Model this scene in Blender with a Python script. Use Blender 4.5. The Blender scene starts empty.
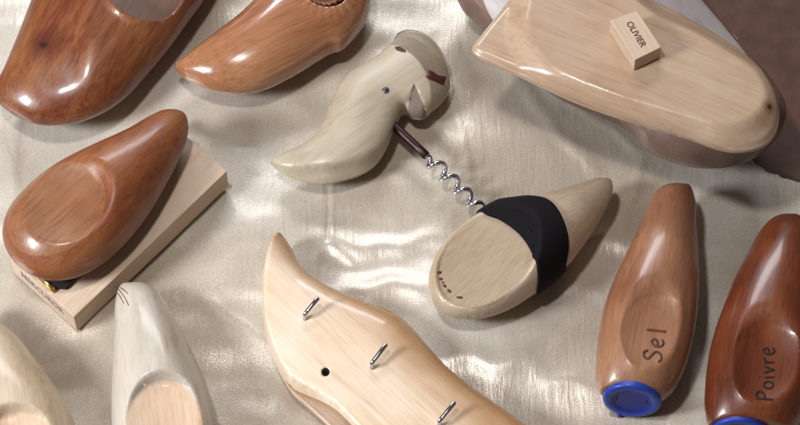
import bpy, bmesh, math, random
import numpy as np
from mathutils import Vector, noise
from mathutils.geometry import delaunay_2d_cdt
from mathutils.bvhtree import BVHTree
random.seed(4); np.random.seed(4)

# ---------------------------------------------------------------- camera, world, lights, exposure
S = 0.37/800                      # metres per unit of table plan
TILT = math.radians(32); HF = math.radians(18)
D = 400/math.tan(HF/2)
ct, st = math.cos(TILT), math.sin(TILT)
scene = bpy.context.scene
cam = bpy.data.objects.new('camera', bpy.data.cameras.new('camera'))
scene.collection.objects.link(cam)
cam.location = (0, -D*st*S, D*ct*S); cam.rotation_euler = (TILT, 0, 0)
cam.data.angle = HF; cam.data.clip_end = 50; cam.data.clip_start = 0.02
scene.camera = cam
w = bpy.data.worlds.new('World'); scene.world = w; w.use_nodes = True
bg = w.node_tree.nodes['Background']
bg.inputs[0].default_value = (1.0, 0.90, 0.82, 1); bg.inputs[1].default_value = 0.09
def area(name, loc, target, sx, sy, power, col):
    l = bpy.data.lights.new(name, 'AREA'); l.shape = 'RECTANGLE'; l.size = sx; l.size_y = sy
    l.energy = power; l.color = col
    o = bpy.data.objects.new(name, l); scene.collection.objects.link(o)
    o.location = loc
    o.rotation_euler = (Vector(target)-Vector(loc)).to_track_quat('-Z', 'Y').to_euler()
    return o
area('key_lamp', (-0.66, -0.26, 0.50), (-0.02, 0, 0), 0.18, 0.18, 8.5, (0.90, 0.95, 1.0))
area('flash_lamp', (-0.20, -0.06, 1.00), (0, 0, 0), 0.09, 0.09, 4.6, (1.0, 0.97, 0.95))
area('window_lamp', (-0.10, 1.05, 0.80), (0, 0, 0), 0.75, 0.20, 8.0, (0.93, 0.96, 1.0))
scene.view_settings.view_transform = 'Standard'; scene.view_settings.look = 'None'
scene.view_settings.exposure = -0.15; scene.view_settings.gamma = 1.0

# ---------------------------------------------------------------- plan helpers
def U(px, py, z=0.0):
    """table-plan point seen at photo pixel (px,py) at height z"""
    dx, dy = px-400, -(py-212.5)
    d = np.array([dx, dy*ct+D*st, dy*st-D*ct]); c = np.array([0, -D*st, D*ct])
    t = (z-c[2])/d[2]
    p = c+d*t
    return np.array([p[0], p[1], z])
def PJ(P):
    """plan points (N,3) -> photo pixels (N,2)"""
    P = np.atleast_2d(P).astype(float)
    r = P-np.array([0, -D*st, D*ct])
    u = r[:, 1]*ct+r[:, 2]*st; k = -(-r[:, 1]*st+r[:, 2]*ct)
    return np.stack([400+D*r[:, 0]/k, 212.5-D*u/k], 1)
def spline(pts, closed=True, step=2.5):
    pts = np.array(pts, float); n = len(pts); out = []
    rng = range(n) if closed else range(n-1)
    for i in rng:
        if closed: p0, p1, p2, p3 = pts[i-1], pts[i], pts[(i+1) % n], pts[(i+2) % n]
        else: p0, p1, p2, p3 = pts[max(i-1, 0)], pts[i], pts[i+1], pts[min(i+2, n-1)]
        # centripetal-ish tangents
        d0 = max(np.linalg.norm(p1-p0), 1e-6)**.5; d1 = np.linalg.norm(p2-p1)**.5; d2 = max(np.linalg.norm(p3-p2), 1e-6)**.5
        m1 = (p2-p1) if d0 < 1e-2 else ((p1-p0)/d0-(p2-p0)/(d0+d1)+(p2-p1)/d1)*d1
        m2 = (p2-p1) if np.linalg.norm(p3-p2) < 1e-6 else ((p2-p1)/d1-(p3-p1)/(d1+d2)+(p3-p2)/d2)*d1
        k = max(2, int(np.linalg.norm(p2-p1)/step))
        for j in range(k):
            t = j/k
            out.append((2*t**3-3*t*t+1)*p1+(t**3-2*t*t+t)*m1+(-2*t**3+3*t*t)*p2+(t**3-t*t)*m2)
    if not closed: out.append(pts[-1])
    return np.array(out)
def seg_dist(P, poly):
    A = poly; B = np.roll(poly, -1, 0); res = np.full(len(P), 1e9)
    AB = B-A; L = (AB**2).sum(1)+1e-12
    for s in range(0, len(P), 4000):
        Q = P[s:s+4000, None, :]-A[None]
        t = np.clip((Q*AB[None]).sum(2)/L, 0, 1)
        d = Q-t[..., None]*AB[None]
        res[s:s+4000] = np.sqrt((d**2).sum(2).min(1))
    return res
def inside(P, poly):
    x, y = P[:, 0], P[:, 1]; c = np.zeros(len(P), bool)
    n = len(poly); j = n-1
    for i in range(n):
        xi, yi = poly[i]; xj, yj = poly[j]
        m = ((yi > y) != (yj > y)) & (x < (xj-xi)*(y-yi)/((yj-yi) if yj != yi else 1e-9)+xi)
        c ^= m; j = i
    return c
def sm(x, a, b):
    t = np.clip((x-a)/(b-a), 0, 1); return t*t*(3-2*t)
def ell(P, c, r, rot, z):
    """normalised radius of plan points P (N,2) in an ellipse drawn on the level z"""
    q = PJ(np.column_stack([P, np.full(len(P), z)]))-np.array(c)
    a = math.radians(rot); ca, sa = math.cos(a), math.sin(a)
    X = q[:, 0]*ca+q[:, 1]*sa; Y = -q[:, 0]*sa+q[:, 1]*ca
    return np.sqrt((X/r[0])**2+(Y/r[1])**2)
def ell_poly(c, r, rot, z, k=1.0, n=90):
    a = math.radians(rot); o = []
    for i in range(n):
        t = 2*math.pi*i/n; X, Y = r[0]*k*math.cos(t), r[1]*k*math.sin(t)
        o.append(U(c[0]+X*math.cos(a)-Y*math.sin(a), c[1]+X*math.sin(a)+Y*math.cos(a), z)[:2])
    return np.array(o)

def link(name, me, mats, parent=None, origin=(0, 0, 0), ang=0.0):
    o = bpy.data.objects.new(name, me); scene.collection.objects.link(o)
    for m in (mats if isinstance(mats, (list, tuple)) else [mats]): me.materials.append(m)
    o.location = [v*S for v in origin]; o.rotation_euler = (0, 0, ang)
    if parent: o.parent = parent; o.matrix_parent_inverse = pinv(parent)
    return o
def pinv(p):
    from mathutils import Matrix
    return (Matrix.Translation(p.location) @ p.rotation_euler.to_matrix().to_4x4()).inverted()
def root(name, px, py, z, label, cat, group=None):
    o = bpy.data.objects.new(name, None); scene.collection.objects.link(o)
    o.location = [v*S for v in U(px, py, z)]; o.empty_display_size = 0.01
    tag(o, label, cat, group); return o
def tag(o, label, cat=None, group=None, kind=None):
    if label: o['label'] = label
    if cat: o['category'] = cat
    if group: o['group'] = group
    if kind: o['kind'] = kind
    return o
def to_mesh(name, V, F, mi=None, origin=(0, 0, 0), ang=0.0, smooth=True):
    """V in plan units, stored relative to origin/angle so grain follows the piece"""
    V = np.array(V, float)-np.array(origin)
    c, s = math.cos(-ang), math.sin(-ang)
    W = V.copy(); W[:, 0] = V[:, 0]*c-V[:, 1]*s; W[:, 1] = V[:, 0]*s+V[:, 1]*c
    me = bpy.data.meshes.new(name); me.from_pydata((W*S).tolist(), [], [list(map(int, f)) for f in F])
    if mi is not None: me.polygons.foreach_set('material_index', mi)
    me.polygons.foreach_set('use_smooth', [smooth]*len(me.polygons)); me.update()
    return me

BODY = {}
def inflate(name, outline, mats, parent=None, z0=0.0, H=40, B=25, p=0.5, pb=0.5, a=50, axis=None,
            step=3.4, curves=(), topmod=None, regions=(), base=None, sil=True, key=None, cut=None):
    """carved solid: outline in photo pixels at its widest level z0+B; H above and B below that level."""
    zm = z0+B
    o = spline(outline)
    W = np.array([U(x, y, zm)[:2] for x, y in o])
    area2 = (W[:, 0]*np.roll(W[:, 1], -1)-np.roll(W[:, 0], -1)*W[:, 1]).sum()
    if area2 < 0: W = W[::-1].copy()
    def normals(W):
        T = np.roll(W, -1, 0)-np.roll(W, 1, 0); N = np.stack([T[:, 1], -T[:, 0]], 1)
        return N/np.linalg.norm(N, axis=1)[:, None]
    if sil:
        N = normals(W); ny = N[:, 1]; b = np.where(ny > 0, H, B)
        d = np.sqrt(a*a+(b*0.625*ny)**2)-a
        W = W-N*d[:, None]
    N = normals(W)
    lo, hi = W.min(0), W.max(0)
    # Poisson height
    g = max(hi-lo)/170.0
    nx, nyy = int((hi[0]-lo[0])/g)+5, int((hi[1]-lo[1])/g)+5
    X, Y = np.meshgrid(lo[0]-2*g+g*np.arange(nx), lo[1]-2*g+g*np.arange(nyy), indexing='ij')
    G = np.stack([X.ravel(), Y.ravel()], 1)
    M = inside(G, W).reshape(nx, nyy); dg = seg_dist(G, W).reshape(nx, nyy)
    u = np.where(M, dg*dg.max()*0.5, 0.0)
    par = (np.add.outer(np.arange(nx), np.arange(nyy)) % 2)
    om = 1.94
    for it in range(420):
        for c in (0, 1):
            nb = np.zeros_like(u); nb[1:-1, 1:-1] = (u[2:, 1:-1]+u[:-2, 1:-1]+u[1:-1, 2:]+u[1:-1, :-2]+g*g)/4
            k = M & (par == c); u[k] += om*(nb[k]-u[k])
    wgt = (M & (dg > 0.8*g)).astype(float); q = np.where(wgt > 0, u/np.maximum(dg, 1e-6), 0)
    for it in range(8):
        def bl(A):
            A = (A+np.roll(A, 1, 0)+np.roll(A, -1, 0))/3; return (A+np.roll(A, 1, 1)+np.roll(A, -1, 1))/3
        q2, w2 = bl(q*wgt), bl(wgt)
        q = np.where(w2 > 1e-6, q2/np.maximum(w2, 1e-6), 0); wgt = (w2 > 1e-3).astype(float)
    def bil(A, P):
        fx = np.clip((P[:, 0]-X[0, 0])/g, 0, nx-1.001); fy = np.clip((P[:, 1]-Y[0, 0])/g, 0, nyy-1.001)
        i, j = fx.astype(int), fy.astype(int); tx, ty = fx-i, fy-j
        return A[i, j]*(1-tx)*(1-ty)+A[i+1, j]*tx*(1-ty)+A[i, j+1]*(1-tx)*ty+A[i+1, j+1]*tx*ty
    umax = u.max()
    def hfun(P, d):
        k = sm(d, 2*g, 4.5*g)
        uu = bil(u, P)*k+bil(q, P)*d*(1-k)
        return np.clip(uu/umax, 0, 1)
    # points
    pts = [W]; ds = [0.2, 0.8, 1.8, 3.2, 5.0, 7.4]
    for dd in ds:
        R = W-N*dd; R = R[inside(R, W)]
        R = R[seg_dist(R, W) > 0.92*dd]
        if dd > 3: R = R[::2] if len(R) > 400 and False else R
        pts.append(R)
    gx = np.arange(lo[0], hi[0], step); gy = np.arange(lo[1], hi[1], step*.87)
    hx, hy = np.meshgrid(gx, gy, indexing='ij'); hx = hx+(np.arange(len(gy)) % 2)*step/2
    I = np.stack([hx.ravel(), hy.ravel()], 1)+np.random.uniform(-.05, .05, (hx.size, 2))
    I = I[inside(I, W)]; I = I[seg_dist(I, W) > ds[-1]+step*.6]
    cpts = []; cedges = []
    for cu, closed in curves:
        cu = np.array(cu)
        ins = inside(cu, W)
        ins &= seg_dist(cu, W) > 0.5
        idx0 = len(W)+sum(len(c) for c in cpts)
        keep = np.where(ins)[0]; mp = {k: i+idx0 for i, k in enumerate(keep)}
        cpts.append(cu[keep])
        n = len(cu)
        for k in range(n if closed else n-1):
            if k in mp and (k+1) % n in mp: cedges.append((mp[k], mp[(k+1) % n]))
    rest = np.concatenate(pts[1:]+[I])
    if cpts and sum(len(c) for c in cpts):
        C = np.concatenate(cpts)
        keep = np.ones(len(rest), bool)
        for s in range(0, len(rest), 4000):
            dd = np.sqrt(((rest[s:s+4000, None]-C[None])**2).sum(2).min(1)); keep[s:s+4000] = dd > 0.9
        rest = rest[keep]
        allp = np.concatenate([W, C, rest])
    else: allp = np.concatenate([W, rest])
    nW = len(W)
    edges = [(i, (i+1) % nW) for i in range(nW)]+cedges
    r = delaunay_2d_cdt([Vector(p) for p in allp], edges, [list(range(nW))], 1, 1e-5)
    P = np.array([[v.x, v.y] for v in r[0]]); T = [list(f) for f in r[2]]
    d = seg_dist(P, W); bd = d < 0.03
    un = hfun(P, d); un[bd] = 0
    top = zm+H*un**p
    if topmod is not None: top = topmod(P, top, d, zm)
    top = np.where(bd, zm, np.maximum(top, zm-B*0.9))
    bot = np.where(bd, zm, zm-B*un**pb)
    bot = np.minimum(bot, top-0.5*(~bd))
    V = np.column_stack([P, top]); bi = -np.ones(len(P), int); extra = []
    for i in range(len(P)):
        if bd[i]: bi[i] = i
        else: bi[i] = len(P)+len(extra); extra.append((P[i, 0], P[i, 1], bot[i]))
    V = np.concatenate([V, np.array(extra)])
    if cut is not None:
        cp, cd = cut; dd = (V-np.array(cp))@np.array(cd); over = dd > 0
        V[over] -= np.outer(dd[over], np.array(cd))
    F = []; mi = []; T2 = []
    for f in T:
        A, Bp, Cp = P[f[0]], P[f[1]], P[f[2]]
        if (Bp[0]-A[0])*(Cp[1]-A[1])-(Bp[1]-A[1])*(Cp[0]-A[0]) < 0: f = f[::-1]
        T2.append(f)
    cen = np.array([P[f].mean(0) for f in T2])
    tm = np.zeros(len(T2), int)
    for poly, k in regions: tm[inside(cen, np.array(poly))] = k
    for f, k in zip(T2, tm): F.append(f); mi.append(k)
    for f in T2:
        if all(bd[i] for i in f): continue
        F.append([bi[i] for i in f[::-1]]); mi.append(0)
    if axis is None: axis = (outline[0], outline[len(outline)//2])
    A0, A1 = U(*axis[0], 0), U(*axis[1], 0); ang = math.atan2(A1[1]-A0[1], A1[0]-A0[0])
    c = W.mean(0); org = (c[0], c[1], z0)
    me = to_mesh(name, V, F, mi, org, ang)
    ob = link(name, me, mats, parent, org, ang)
    bvh = BVHTree.FromPolygons([Vector(v) for v in V], F)
    BODY[key or name] = dict(bvh=bvh, V=V, F=F, T2=T2, P=P, top=top, bot=bot, bd=bd, org=org, ang=ang, W=W, bi=bi)
    return ob
def surf(key, x, y):
    h = BODY[key]['bvh'].ray_cast(Vector((x, y, 1000)), Vector((0, 0, -1)))
    return (h[0].z, h[1]) if h[0] else (None, None)
def hitpix(key, px, py):
    c = Vector((0, -D*st, D*ct)); q = Vector(U(px, py, 0)); h = BODY[key]['bvh'].ray_cast(c, (q-c).normalized())
    return (h[0], h[1]) if h[0] else (q, Vector((0, 0, 1)))

# ---------------------------------------------------------------- materials
def L(r, g, b):
    f = lambda v: ((v/255+0.055)/1.055)**2.4 if v/255 > 0.04045 else v/255/12.92
    return (f(r), f(g), f(b), 1)
def nt(name):
    m = bpy.data.materials.new(name); m.use_nodes = True; n = m.node_tree
    return m, n, n.nodes['Principled BSDF']
def N_(n, t, **k):
    x = n.nodes.new(t)
    for a, b in k.items(): setattr(x, a, b)
    return x
def ramp(n, stops):
    r = N_(n, 'ShaderNodeValToRGB'); e = r.color_ramp.elements
    e[0].position, e[0].color = stops[0]; e[1].position, e[1].color = stops[-1]
    for s in stops[1:-1]:
        x = e.new(s[0]); x.color = s[1]
    return r
def wood(name, light, mid, dark, rough=0.3, coat=0.4, grain=1.0, blotch=0.5, knots=(), coatr=0.12, streak=0.35, pores=0.6, wob=0.3, side_tint=None):
    m, n, bs = nt(name); lk = n.links.new
    tc = N_(n, 'ShaderNodeTexCoord'); oi = N_(n, 'ShaderNodeObjectInfo')
    off = N_(n, 'ShaderNodeVectorMath', operation='SCALE'); off.inputs[0].default_value = (1.7, 2.3, 3.1)
    lk(oi.outputs['Random'], off.inputs['Scale'])
    add = N_(n, 'ShaderNodeVectorMath', operation='ADD'); lk(tc.outputs['Object'], add.inputs[0]); lk(off.outputs[0], add.inputs[1])
    # growth rings running along local X
    mp = N_(n, 'ShaderNodeMapping'); mp.inputs['Scale'].default_value = (9, 75*grain, 60*grain); mp.inputs['Rotation'].default_value = (0.3, 0.06, 0.1)
    lk(add.outputs[0], mp.inputs[0])
    n1 = N_(n, 'ShaderNodeTexNoise'); n1.inputs['Scale'].default_value = 1.3; n1.inputs['Detail'].default_value = 5; n1.inputs['Distortion'].default_value = 0.9
    lk(mp.outputs[0], n1.inputs['Vector'])
    mp2 = N_(n, 'ShaderNodeMapping'); mp2.inputs['Scale'].default_value = (45, 900*grain, 900*grain); lk(add.outputs[0], mp2.inputs[0])
    n2 = N_(n, 'ShaderNodeTexNoise'); n2.inputs['Scale'].default_value = 1.0; n2.inputs['Detail'].default_value = 3; lk(mp2.outputs[0], n2.inputs['Vector'])
    n3 = N_(n, 'ShaderNodeTexNoise'); n3.inputs['Scale'].default_value = 26; n3.inputs['Detail'].default_value = 3; lk(add.outputs[0], n3.inputs['Vector'])
    a1 = N_(n, 'ShaderNodeMix'); a1.inputs[0].default_value = blotch; lk(n1.outputs[0], a1.inputs[2]); lk(n3.outputs[0], a1.inputs[3])
    a2 = N_(n, 'ShaderNodeMix'); a2.inputs[0].default_value = streak*0.6; lk(a1.outputs[0], a2.inputs[2]); lk(n2.outputs[0], a2.inputs[3])
    r = ramp(n, [(0.30, dark), (0.47, mid), (0.66, light)]); lk(a2.outputs[0], r.inputs[0])
    col = r.outputs[0]
    for (kx, ky, kz, kr, kc) in knots:     # knots in local metres
        vm = N_(n, 'ShaderNodeVectorMath', operation='DISTANCE'); lk(tc.outputs['Object'], vm.inputs[0]); vm.inputs[1].default_value = (kx, ky, kz)
        nn = N_(n, 'ShaderNodeMath', operation='MULTIPLY_ADD'); lk(n3.outputs[0], nn.inputs[0]); nn.inputs[1].default_value = kr*1.2; lk(vm.outputs['Value'], nn.inputs[2])
        mr = N_(n, 'ShaderNodeMapRange'); mr.inputs[1].default_value = kr*0.9; mr.inputs[2].default_value = kr*2.0; mr.inputs[3].default_value = 1; mr.inputs[4].default_value = 0
        lk(nn.outputs[0], mr.inputs[0])
        mx = N_(n, 'ShaderNodeMix', data_type='RGBA'); lk(mr.outputs[0], mx.inputs[0]); lk(col, mx.inputs[6]); mx.inputs[7].default_value = kc; col = mx.outputs[2]
    if side_tint:  # multiplies in a browner tone towards one long side
        sx = N_(n, 'ShaderNodeSeparateXYZ'); lk(tc.outputs['Object'], sx.inputs[0])
        ad = N_(n, 'ShaderNodeMath', operation='MULTIPLY_ADD'); lk(n3.outputs[0], ad.inputs[0]); ad.inputs[1].default_value = 0.030; lk(sx.outputs['Y'], ad.inputs[2])
        hr = N_(n, 'ShaderNodeMapRange', interpolation_type='SMOOTHSTEP'); hr.inputs[1].default_value = side_tint[0]; hr.inputs[2].default_value = side_tint[1]; lk(ad.outputs[0], hr.inputs[0])
        hm = N_(n, 'ShaderNodeMix', data_type='RGBA', blend_type='MULTIPLY'); lk(hr.outputs[0], hm.inputs[0]); lk(col, hm.inputs[6]); hm.inputs[7].default_value = side_tint[2]; col = hm.outputs[2]
    pr = ramp(n, [(0.30, (0.72, 0.66, 0.60, 1)), (0.44, (0.98, 0.97, 0.96, 1)), (0.75, (1.05, 1.05, 1.04, 1))]); lk(n2.outputs[0], pr.inputs[0])
    pm = N_(n, 'ShaderNodeMix', data_type='RGBA', blend_type='MULTIPLY'); pm.inputs[0].default_value = pores; lk(col, pm.inputs[6]); lk(pr.outputs[0], pm.inputs[7]); col = pm.outputs[2]
    lk(col, bs.inputs['Base Color'])
    bs.inputs['Coat Weight'].default_value = coat; bs.inputs['Coat Roughness'].default_value = coatr
    mr = N_(n, 'ShaderNodeMapRange'); mr.inputs[3].default_value = rough*0.8; mr.inputs[4].default_value = rough*1.3; lk(n3.outputs[0], mr.inputs[0]); lk(mr.outputs[0], bs.inputs['Roughness'])
    bp = N_(n, 'ShaderNodeBump'); bp.inputs['Strength'].default_value = 0.12; bp.inputs['Distance'].default_value = 0.0004
    lk(n2.outputs[0], bp.inputs['Height'])
    bp2 = N_(n, 'ShaderNodeBump'); bp2.inputs['Strength'].default_value = wob; bp2.inputs['Distance'].default_value = 0.0012
    n4 = N_(n, 'ShaderNodeTexNoise'); n4.inputs['Scale'].default_value = 70; n4.inputs['Detail'].default_value = 1; lk(add.outputs[0], n4.inputs['Vector'])
    lk(n4.outputs[0], bp2.inputs['Height']); lk(bp.outputs[0], bp2.inputs['Normal']); lk(bp2.outputs[0], bs.inputs['Normal'])
    return m
def plain(name, col, rough=0.4, metal=0.0, bump=0.0, scale=300, var=0.15, coat=0):
    m, n, bs = nt(name); lk = n.links.new
    tc = N_(n, 'ShaderNodeTexCoord'); t = N_(n, 'ShaderNodeTexNoise'); t.inputs['Scale'].default_value = scale; t.inputs['Detail'].default_value = 4
    lk(tc.outputs['Object'], t.inputs['Vector'])
    dk = tuple(c*(1-var*2) for c in col[:3])+(1,); lt = tuple(min(1, c*(1+var*2)) for c in col[:3])+(1,)
    r = ramp(n, [(0.3, dk), (0.7, lt)]); lk(t.outputs[0], r.inputs[0]); lk(r.outputs[0], bs.inputs['Base Color'])
    bs.inputs['Roughness'].default_value = rough; bs.inputs['Metallic'].default_value = metal; bs.inputs['Coat Weight'].default_value = coat
    if bump:
        bp = N_(n, 'ShaderNodeBump'); bp.inputs['Strength'].default_value = bump; bp.inputs['Distance'].default_value = 0.0005
        lk(t.outputs[0], bp.inputs['Height']); lk(bp.outputs[0], bs.inputs['Normal'])
    return m
M = {}
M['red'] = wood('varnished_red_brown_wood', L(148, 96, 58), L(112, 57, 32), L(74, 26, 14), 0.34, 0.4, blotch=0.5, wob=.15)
M['tan'] = wood('varnished_cherry_wood', L(176, 128, 90), L(158, 104, 72), L(126, 74, 48), 0.22, 0.9, coatr=0.07, wob=.06)
M['auburn'] = wood('auburn_wood', L(154, 100, 62), L(130, 73, 42), L(98, 45, 25), 0.38, 0.22, blotch=0.6, wob=.2)
M['auburnface'] = wood('sanded_auburn_wood', L(160, 114, 82), L(140, 92, 60), L(110, 60, 36), 0.36, 0.22, blotch=0.7, wob=.2)
M['pale'] = wood('pale_boxwood', L(196, 186, 174), L(182, 170, 154), L(158, 139, 118), 0.36, 0.25, streak=0.3, pores=0.25, wob=.15)
M['palewarm'] = wood('pale_warm_wood', L(208, 192, 170), L(194, 172, 145), L(170, 140, 108), 0.38, 0.25, pores=0.25, wob=.15)
M['paleface'] = wood('end_grain_face', L(210, 186, 162), L(196, 164, 136), L(172, 130, 102), 0.5, 0.05, blotch=0.8, pores=.3)
M['slab'] = wood('planed_beech', L(198, 174, 150), L(186, 156, 130), L(166, 130, 100), 0.30, 0.45, grain=0.9, coatr=0.15, pores=0.22)
M['box'] = wood('raw_limewood', L(216, 194, 172), L(204, 179, 155), L(186, 156, 130), 0.55, 0.0, streak=0.5, pores=0.22)
M['rack'] = wood('maple_wood', L(236, 220, 202), L(226, 199, 170), L(196, 150, 108), 0.33, 0.35, blotch=0.6, pores=0.22, side_tint=(0.012, 0.036, (0.62, 0.44, 0.28, 1)))
M['clogwood'] = wood('tan_pale_clog_wood', L(206, 188, 166), L(188, 166, 140), L(160, 130, 100), 0.36, 0.25, blotch=0.75, pores=0.3, wob=.15)
M['rackside'] = wood('brown_rack_side', L(186, 152, 122), L(168, 134, 106), L(142, 108, 82), 0.5, 0.0, pores=.3)  # browner wood for the strip along the rack's lower left
M['heel'] = wood('heel_cap_shade', L(176, 162, 143), L(162, 146, 126), L(140, 122, 103), 0.45, 0.1, pores=0.3, wob=.12)  # shade on the heel cap painted in as a darker handle wood
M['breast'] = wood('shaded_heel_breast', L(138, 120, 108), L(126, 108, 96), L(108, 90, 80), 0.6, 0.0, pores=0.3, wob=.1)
M['nail'] = plain('bluish_nail', L(104, 104, 122), 0.4, 0.5, var=0.1)
M['grey'] = wood('greyish_boxwood', L(194, 181, 160), L(181, 166, 144), L(160, 141, 117), 0.40, 0.18, streak=0.3, blotch=0.7, coatr=0.22, pores=0.3, wob=.12)
M['bandface'] = wood('band_clog_face', L(178, 158, 134), L(164, 142, 116), L(146, 120, 94), 0.5, 0.05, streak=0.5, pores=0.3)
M['salt'] = wood('plum_wood', L(166, 120, 90), L(144, 96, 69), L(106, 56, 38), 0.32, 0.35, blotch=0.75, wob=.15, pores=.4)
M['pepper'] = wood('dark_mahogany', L(132, 72, 40), L(106, 50, 27), L(68, 27, 15), 0.32, 0.35, blotch=0.7, wob=.15, pores=.4)
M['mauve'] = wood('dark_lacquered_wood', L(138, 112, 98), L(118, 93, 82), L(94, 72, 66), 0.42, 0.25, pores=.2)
M['lilac'] = wood('painted_lilac_highlight', L(200, 192, 188), L(184, 174, 174), L(160, 146, 146), 0.40, 0.4, pores=.2)  # highlight on the lower body's top, painted in as a pale tone
M['ink'] = plain('burnt_lettering', L(90, 48, 32), 0.6, var=0.25, scale=1500)
M['greyink'] = plain('grey_stamped_ink', L(120, 114, 120), 0.6)
M['burn'] = plain('burnt_mark', L(80, 34, 24), 0.6, var=0.3, scale=900)
M['chrome'] = plain('chrome_wire', (0.62, 0.63, 0.70, 1), 0.18, 1.0, var=0.05)
M['darkmetal'] = plain('dark_steel', L(60, 42, 44), 0.35, 0.7, var=0.1)
M['brass'] = plain('brass', (0.80, 0.62, 0.30, 1), 0.22, 1.0, var=0.05)
M['black'] = plain('black_elastic', L(9, 4, 10), 0.8, bump=0.35, scale=1800)
M['black'].node_tree.nodes['Principled BSDF'].inputs['Specular IOR Level'].default_value = 0.25
M['hole'] = plain('dark_hole', L(34, 20, 16), 0.8)
M['blue'] = plain('blue_plastic', L(34, 62, 158), 0.42, var=0.06, scale=400, bump=0.15, coat=0.1)
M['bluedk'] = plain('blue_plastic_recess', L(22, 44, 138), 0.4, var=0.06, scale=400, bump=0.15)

# satin cloth
def satin():
    m, n, bs = nt('satin_cloth'); lk = n.links.new
    tc = N_(n, 'ShaderNodeTexCoord')
    a = N_(n, 'ShaderNodeTexNoise'); a.inputs['Scale'].default_value = 11; a.inputs['Detail'].default_value = 6; a.inputs['Distortion'].default_value = 0.6; lk(tc.outputs['Object'], a.inputs['Vector'])
    r = ramp(n, [(0.32, L(180, 165, 146)), (0.5, L(200, 188, 172)), (0.68, L(219, 211, 200))]); lk(a.outputs[0], r.inputs[0])
    mp = N_(n, 'ShaderNodeMapping'); mp.inputs['Scale'].default_value = (260, 42, 60); mp.inputs['Rotation'].default_value = (0, 0, 0.12); lk(tc.outputs['Object'], mp.inputs[0])
    b = N_(n, 'ShaderNodeTexNoise'); b.inputs['Scale'].default_value = 1; b.inputs['Detail'].default_value = 5; b.inputs['Distortion'].default_value = 1.2; lk(mp.outputs[0], b.inputs['Vector'])
    c = N_(n, 'ShaderNodeTexNoise'); c.inputs['Scale'].default_value = 1300; c.inputs['Detail'].default_value = 2; lk(tc.outputs['Object'], c.inputs['Vector'])
    mx = N_(n, 'ShaderNodeMix', data_type='RGBA', blend_type='MULTIPLY'); mx.inputs[0].default_value = 1
    r2 = ramp(n, [(0.3, (0.84, 0.83, 0.82, 1)), (0.7, (1.05, 1.05, 1.05, 1))]); lk(c.outputs[0], r2.inputs[0])
    lk(r.outputs[0], mx.inputs[6]); lk(r2.outputs[0], mx.inputs[7]); lk(mx.outputs[2], bs.inputs['Base Color'])
    bs.inputs['Metallic'].default_value = 0.2; bs.inputs['Roughness'].default_value = 0.31
    bs.inputs['Sheen Weight'].default_value = 0.15
    b1 = N_(n, 'ShaderNodeBump'); b1.inputs['Strength'].default_value = 0.2; b1.inputs['Distance'].default_value = 0.0012; lk(b.outputs[0], b1.inputs['Height'])
    b2 = N_(n, 'ShaderNodeBump'); b2.inputs['Strength'].default_value = 0.25; b2.inputs['Distance'].default_value = 0.0003; lk(c.outputs[0], b2.inputs['Height']); lk(b1.outputs[0], b2.inputs['Normal'])
    for k_, rz in enumerate((0.05, 1.62)):
        wm = N_(n, 'ShaderNodeMapping'); wm.inputs['Rotation'].default_value = (0, 0, rz); lk(tc.outputs['Object'], wm.inputs[0])
        wv = N_(n, 'ShaderNodeTexWave'); wv.inputs['Scale'].default_value = 420; wv.inputs['Distortion'].default_value = 3.0; wv.inputs['Detail'].default_value = 3; wv.inputs['Detail Scale'].default_value = 0.6; lk(wm.outputs[0], wv.inputs['Vector'])
        b3 = N_(n, 'ShaderNodeBump'); b3.inputs['Strength'].default_value = 0.07; b3.inputs['Distance'].default_value = 0.00022; lk(wv.outputs['Fac'], b3.inputs['Height']); lk(b2.outputs[0], b3.inputs['Normal']); b2 = b3
    lk(b2.outputs[0], bs.inputs['Normal']); lk(b1.outputs[0], bs.inputs['Coat Normal']); bs.inputs['Coat Weight'].default_value = 0.5; bs.inputs['Coat Roughness'].default_value = 0.29
    return m
M['satin'] = satin()

# ---------------------------------------------------------------- cloth
def axis_pts(lim, fine, df, dc):
    a = list(np.arange(-fine, fine+.1, df)); x = fine
    while x < lim: x += dc; a.append(x); a.insert(0, -x)
    return np.array(a)
gx, gy = axis_pts(900, 440, 2.6, 18), axis_pts(800, 290, 2.6, 18)
X, Y = np.meshgrid(gx, gy, indexing='ij')
Q = PJ(np.column_stack([X.ravel(), Y.ravel(), np.zeros(X.size)])); qx, qy = Q[:, 0].reshape(X.shape), Q[:, 1].reshape(X.shape)
Z = np.zeros_like(X)
nz = np.array([noise.noise(Vector((x*0.007, y*0.011, 3.3)))*7+noise.noise(Vector((x*0.022, y*0.03, 7.3)))*1.5+noise.noise(Vector((x*0.06, y*0.05, 1.3)))*0.35 for x, y in zip(X.ravel(), Y.ravel())]).reshape(X.shape)
Z += nz
def line(p0, p1, wd, amp, asym=0.0):
    (x0, y0), (x1, y1) = U(*p0)[:2], U(*p1)[:2]
    dx, dy = x1-x0, y1-y0; Ln = math.hypot(dx, dy)
    t = ((X-x0)*dx+(Y-y0)*dy)/Ln; s = (-(X-x0)*dy+(Y-y0)*dx)/Ln
    wob = np.sin(t*0.05+x0)*wd*0.4+np.sin(t*0.13+y0)*wd*0.2
    s = s+wob
    fade = sm(t, -wd*3, wd*2)*(1-sm(t, Ln-wd*2, Ln+wd*3))
    return amp*np.exp(-(s/wd)**2)*fade
Z += line((328, 176), (328, 240), 2.2, -1.6)+line((331, 180), (332, 238), 2.0, 1.2)
Z += line((328, 241), (314, 255), 2.6, 0.8)+line((332, 243), (352, 262), 3.4, 1.1)+line((340, 246), (322, 262), 4.5, -0.5)
Z += line((330, 241), (440, 244), 13, 3.2)+line((560, 240), (710, 246), 12, 3.0)
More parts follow.
